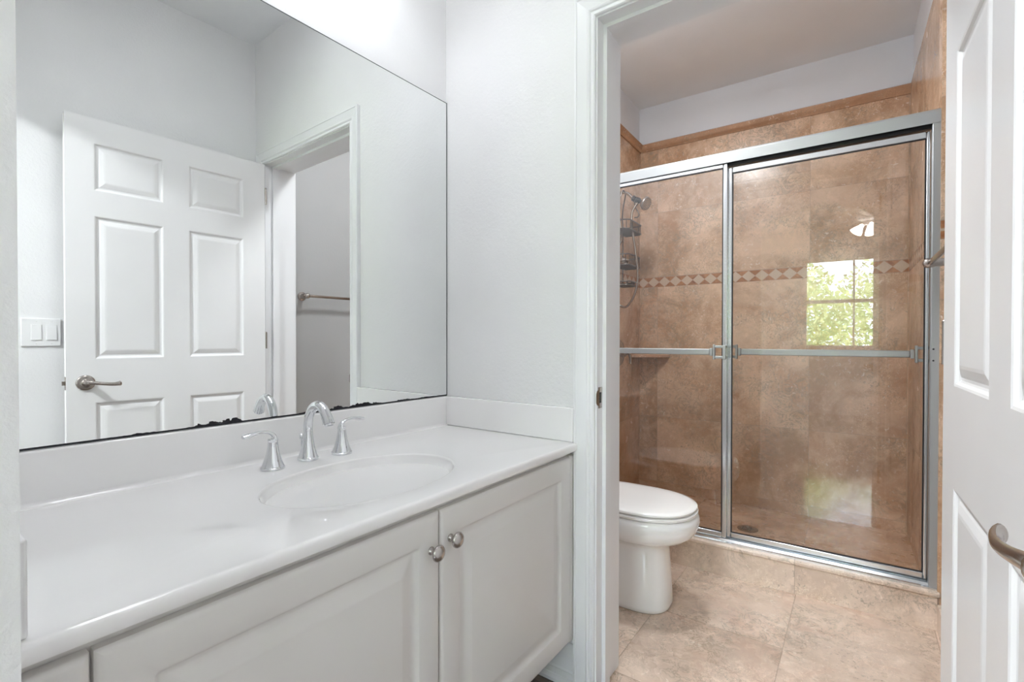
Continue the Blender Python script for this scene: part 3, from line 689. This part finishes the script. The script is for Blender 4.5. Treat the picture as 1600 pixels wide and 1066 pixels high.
# drain
dn = thing('shower_drain', (-.495, 2.961, .02), 'round metal drain in the shower floor', 'drain')
obj('drain_ring', B().lathe([(.034, 0), (.054, 0), (.054, .0022), (.050, .0032), (.036, .0032), (.034, .0015)], (-.495, 2.961, .0202), seg=36, cap=False), 'nickel_dark', dn, smooth=True)
gr = B()
for i in range(-3, 4):
    h_ = math.sqrt(max(0, .036**2-(i*.010)**2)); gr.box(-.495+i*.010-.0022, -.495+i*.010+.0022, 2.961-h_, 2.961+h_, .0204, .0225)
for i in (-2, 0, 2): h_ = math.sqrt(.036**2-(i*.010)**2); gr.box(-.495-h_, -.495+h_, 2.961+i*.01-.002, 2.961+i*.01+.002, .0204, .0223)
obj('drain_grate', gr, 'nickel_dark', dn)
obj('drain_well', B().lathe([(.035, 0), (.035, .0004)], (-.495, 2.961, .0201), seg=30), 'black', dn)

# ================================================================== TOILET
ty = 1.945
toi = thing('toilet', (-.90, ty, 0), 'white elongated toilet with its lid closed, beside the shower curb', 'toilet')
def oval(xb, xf_, hw, z_, n=48, pw_=2.3, pback=3.2):
    cx_ = xf_-hw*1.28 if xf_-hw*1.28 > xb+.02 else (xb+xf_)/2
    pts = []
    for i in range(n):
        a_ = 2*PI*i/n; c_, s_ = math.cos(a_), math.sin(a_)
        ax = (xf_-cx_) if c_ > 0 else (cx_-xb); p_ = pw_ if c_ > 0 else pback
        pts.append((cx_+ax*math.copysign(abs(c_)**(2/p_), c_), ty+hw*math.copysign(abs(s_)**(2/p_), s_), z_))
    return pts
secs = [(-1.13, -.612, .108, 0, 2.6), (-1.13, -.606, .112, .006, 2.6), (-1.13, -.604, .112, .02, 2.6), (-1.13, -.608, .108, .08, 2.6), (-1.14, -.613, .103, .16, 2.6), (-1.15, -.618, .099, .225, 2.6),
        (-1.15, -.619, .100, .252, 2.5), (-1.15, -.607, .110, .268, 2.4), (-1.15, -.575, .138, .280, 2.3), (-1.15, -.540, .164, .294, 2.25), (-1.15, -.515, .179, .314, 2.2), (-1.15, -.504, .185, .338, 2.2), (-1.15, -.500, .187, .362, 2.2), (-1.15, -.503, .186, .378, 2.2), (-1.15, -.510, .181, .386, 2.2), (-1.14, -.525, .170, .389, 2.2)]
obj('bowl', B().loft([oval(a_, b_, c_, z_, pw_=p_) for a_, b_, c_, z_, p_ in secs]), 'porcelain', toi, smooth=True, angle=60)
seat = [(-1.02, -.515, .180, .3895), (-1.02, -.507, .184, .393), (-1.02, -.507, .184, .4005), (-1.02, -.513, .180, .4035)]
obj('seat', B().loft([oval(*s_) for s_ in seat]), 'seat', toi, smooth=True, angle=50)
lid = [(-1.02, -.520, .177, .4075), (-1.02, -.511, .182, .410), (-1.02, -.510, .1825, .4165), (-1.02, -.515, .180, .4205), (-1.01, -.535, .168, .4245), (-.99, -.60, .130, .4285), (-.96, -.70, .06, .4300)]
obj('lid', B().loft([oval(*s_) for s_ in lid]), 'seat', toi, smooth=True, angle=50)
for x_, y_ in ((-.66, .14), (-.66, -.14), (-.90, .14), (-.90, -.14)): obj('lid_bumper', B().box(x_-.016, x_+.016, ty+y_-.01, ty+y_+.03*(1 if y_ > 0 else .3), .4030, .4080), 'seat', toi)
obj('tank', B().box(-1.240, -1.045, ty-.225, ty+.225, .375, .735), 'porcelain', toi, bevel=.025, seg=4)
obj('tank_lid', B().box(-1.246, -1.035, ty-.235, ty+.235, .735, .768), 'porcelain', toi, bevel=.010, seg=3)
obj('flush_lever', B().tube([(-1.040, ty-.17, .68), (-1.025, ty-.17, .68), (-1.022, ty-.15, .678), (-1.020, ty-.09, .672)], [.009, .008, .006, .006], 12), 'chrome', toi, smooth=True)
for s_ in (-1, 1): obj('seat_hinge', B().box(-1.035, -1.0, ty+s_*.075-.015, ty+s_*.075+.015, .388, .420), 'seat', toi, bevel=.006)

# ================================================================== VANITY BAR, ADDED CEILING FILL LIGHTS, CEILING FAN
def lamp(name, kind, loc, power, size, col=(.93, .965, 1), rot=None):
    l = bpy.data.lights.new(name, kind); l.energy = power; l.color = col
    if kind == 'POINT': l.shadow_soft_size = size
    else: l.shape = 'DISK'; l.size = size
    o = bpy.data.objects.new(name, l); COL.objects.link(o); o.location = loc
    if rot: o.rotation_euler = rot
    return o
vb = thing('vanity_light', MR @ Vector((XW, .74, 2.28)), 'nickel bar light with three glass shades above the mirror', 'wall light')
obj('back_plate', B().box(XW+.001, XW+.022, .45, 1.03, 2.36, 2.42), 'nickel', vb, xf=MR, bevel=.006)
for y_ in (.50, .74, .98):
    a_ = obj('arm', B().tube(spline([(XW+.02, y_, 2.39), (XW+.07, y_, 2.40), (XW+.11, y_, 2.385), (XW+.115, y_, 2.36)], 4), .007, 12), 'nickel', vb, xf=MR, smooth=True)
    obj('lamp_shade', B().lathe([(.020, .0), (.022, -.01), (.034, -.04), (.046, -.080), (.055, -.105), (.053, -.105), (.044, -.080), (.032, -.040), (.019, -.012)], (XW+.115, y_, 2.36), seg=28, cap=False), 'shade', vb, xf=MR, smooth=True)
    q = MR @ Vector((XW+.115, y_, 2.275)); lamp('vanity_bulb', 'POINT', q, LAMP_VANITY, .022)
def flush(name, x_, y_, power, label, r=.15):
    o = thing(name, (x_, y_, CEIL-.09), label, 'ceiling light')
    obj('fixture_base', B().lathe([(r*1.03, 0), (r*1.03, -.018), (r*.98, -.022)], (x_, y_, CEIL-.0005), seg=40), 'alu_white', o, smooth=True)
    obj('diffuser', B().lathe([(r, -.02), (r*.97, -.045), (r*.8, -.070), (r*.5, -.084), (.01, -.088)], (x_, y_, CEIL), seg=40), 'shade', o, smooth=True)
    l = lamp(name+'_bulb', 'AREA', (x_, y_, CEIL-.095), power, r*1.9)
    return o
flush('added_fill_light', -.72, 1.93, FILL_TOILET, 'added unseen fill light on the ceiling over the toilet')  # unseen fixture added to light the toilet and shower room
flush('added_fill_light', -.70, .68, FILL_HALL, 'added unseen fill light on the ceiling in front of the vanity', .16)  # unseen fixture added for even light over the vanity

flush('added_fill_light', -.64, -1.15, FILL_BED, 'added unseen fill light in the room behind, just beyond the arch', .20)  # frontal fill from behind the camera, added to brighten the low front faces
# ceiling fan in the room behind (its lit shades show in the shower glass)
fan = thing('ceiling_fan', (.28, -2.3, 2.3), 'white ceiling fan with lit glass shades in the room behind, reflected in the shower glass', 'ceiling fan')
fx_, fy_ = .28, -2.3
obj('down_rod', B().lathe([(.06, 0), (.055, -.03), (.015, -.05), (.015, -.12)], (fx_, fy_, CEIL-.001), seg=20), 'fan', fan, smooth=True)
obj('motor', B().lathe([(.03, 0), (.10, -.02), (.11, -.07), (.09, -.11), (.05, -.13), (.05, -.17)], (fx_, fy_, CEIL-.12), seg=28), 'fan', fan, smooth=True)
for i in range(5):
    a_ = 2*PI*i/5+.5; c_, s_ = math.cos(a_), math.sin(a_); m = B()
    pr2 = [(.10, -.02), (.16, -.045), (.52, -.065), (.56, -.05), (.57, 0), (.56, .05), (.52, .065), (.16, .045), (.10, .02)]
    m.loft([[(fx_+c_*u_-s_*v_, fy_+s_*u_+c_*v_, CEIL-.20+v_*.18+h_) for u_, v_ in pr2] for h_ in (0, .006)])
    obj('blade', m, 'fan', fan)
for i in range(3):
    a_ = 2*PI*i/3+.9; ax_ = Vector((math.cos(a_)*.6, math.sin(a_)*.6, -.8)).normalized(); o_ = Vector((fx_, fy_, CEIL-.285))+Vector((math.cos(a_), math.sin(a_), 0))*.05
    obj('lamp_shade', B().lathe([(.02, 0), (.03, .03), (.055, .08), (.068, .115), (.060, .118), (.01, .09)], o_, ax_, 20), 'shade2', fan, smooth=True)

# ================================================================== WINDOW in the room behind, trees outside
win = thing('window_1', ((WX0+WX1)/2, WY-.05, WZ0), 'white window with blinds and greenery outside, reflected in the shower glass', 'window', kind='structure')
wf = B(); a, b, c_, d = WX0, WX1, WZ0, WZ1; ya, yb_ = WY-.09, WY-.03
for (p, q, r, s_) in ((a, a+.045, c_, d), (b-.045, b, c_, d), (a, b, c_, c_+.05), (a, b, d-.045, d), (a, b, 1.615, 1.665), ((a+b)/2-.012, (a+b)/2+.012, c_, d)): wf.box(p, q, ya, yb_, r, s_)
obj('window_frame', wf, 'trim', win)
obj('window_pane', B().box(a+.04, b-.04, WY-.062, WY-.058, c_+.04, d-.04), 'glass', win)
obj('window_sill', B().box(a-.04, b+.04, WY-.03, WY+.06, c_-.025, c_), 'trim', win, bevel=.004)
bl = B(); k = 0
z_ = c_+.03
while z_ < d-.05:
    bl.box(a+.01, b-.01, WY-.022, WY-.002, z_, z_+.0012); z_ += .032
bl.box(a+.01, b-.01, WY-.026, WY+.002, d-.04, d-.004)
obj('blind', bl, 'blind', win)
struct('ground', B().box(-14, 14, -22, -3.74, -.30, -.18), 'grass', 'lawn outside the window', 'lawn')
def tree(x_, y_, hgt, cr_, label):
    o = thing('tree', (x_, y_, -.18), label, 'tree', 'trees outside the window')
    obj('trunk', B().tube([(x_, y_, -.18), (x_+.05, y_, hgt*.3), (x_, y_, hgt*.6)], [.14, .11, .07], 10), 'bark', o, smooth=True)
    m = B()
    for i in range(5000):
        u_ = random.random(); th = random.uniform(0, 2*PI); ph = math.acos(random.uniform(-1, 1)); rr3 = cr_*(.55+.45*u_)
        p = Vector((x_+rr3*math.sin(ph)*math.cos(th), y_+rr3*math.sin(ph)*math.sin(th), hgt*.55+hgt*.55*(.55+.45*u_)*math.cos(ph)))
        if p.z < -.1: continue
        s_ = random.uniform(.05, .09); e1 = Vector((random.uniform(-1, 1), random.uniform(-1, 1), random.uniform(-.5, 1))).normalized(); e2 = e1.orthogonal().normalized()
        m.add([p-e1*s_, p+e2*s_*.45, p+e1*s_, p-e2*s_*.45], [(0, 1, 2, 3)])
    obj('foliage', m, 'leaf', o)
tree(-1.0, -7.2, 2.6, 1.4, 'leafy green tree outside the window, left in the reflection')
tree(1.5, -10.4, 3.1, 1.6, 'leafy green tree outside the window, middle of the reflection')
tree(4.1, -8.3, 2.6, 1.3, 'leafy green tree outside the window, right in the reflection')
tree(-5.1, -9.2, 3.0, 1.5, 'leafy green tree outside the window, out to the side')
pt = bpy.data.lights.new('window_portal', 'AREA'); pt.shape = 'RECTANGLE'; pt.size = WX1-WX0; pt.size_y = WZ1-WZ0; pt.cycles.is_portal = True
po = bpy.data.objects.new('window_portal', pt); COL.objects.link(po); po.location = ((WX0+WX1)/2, WY-.13, (WZ0+WZ1)/2); po.rotation_euler = (PI/2, 0, PI)
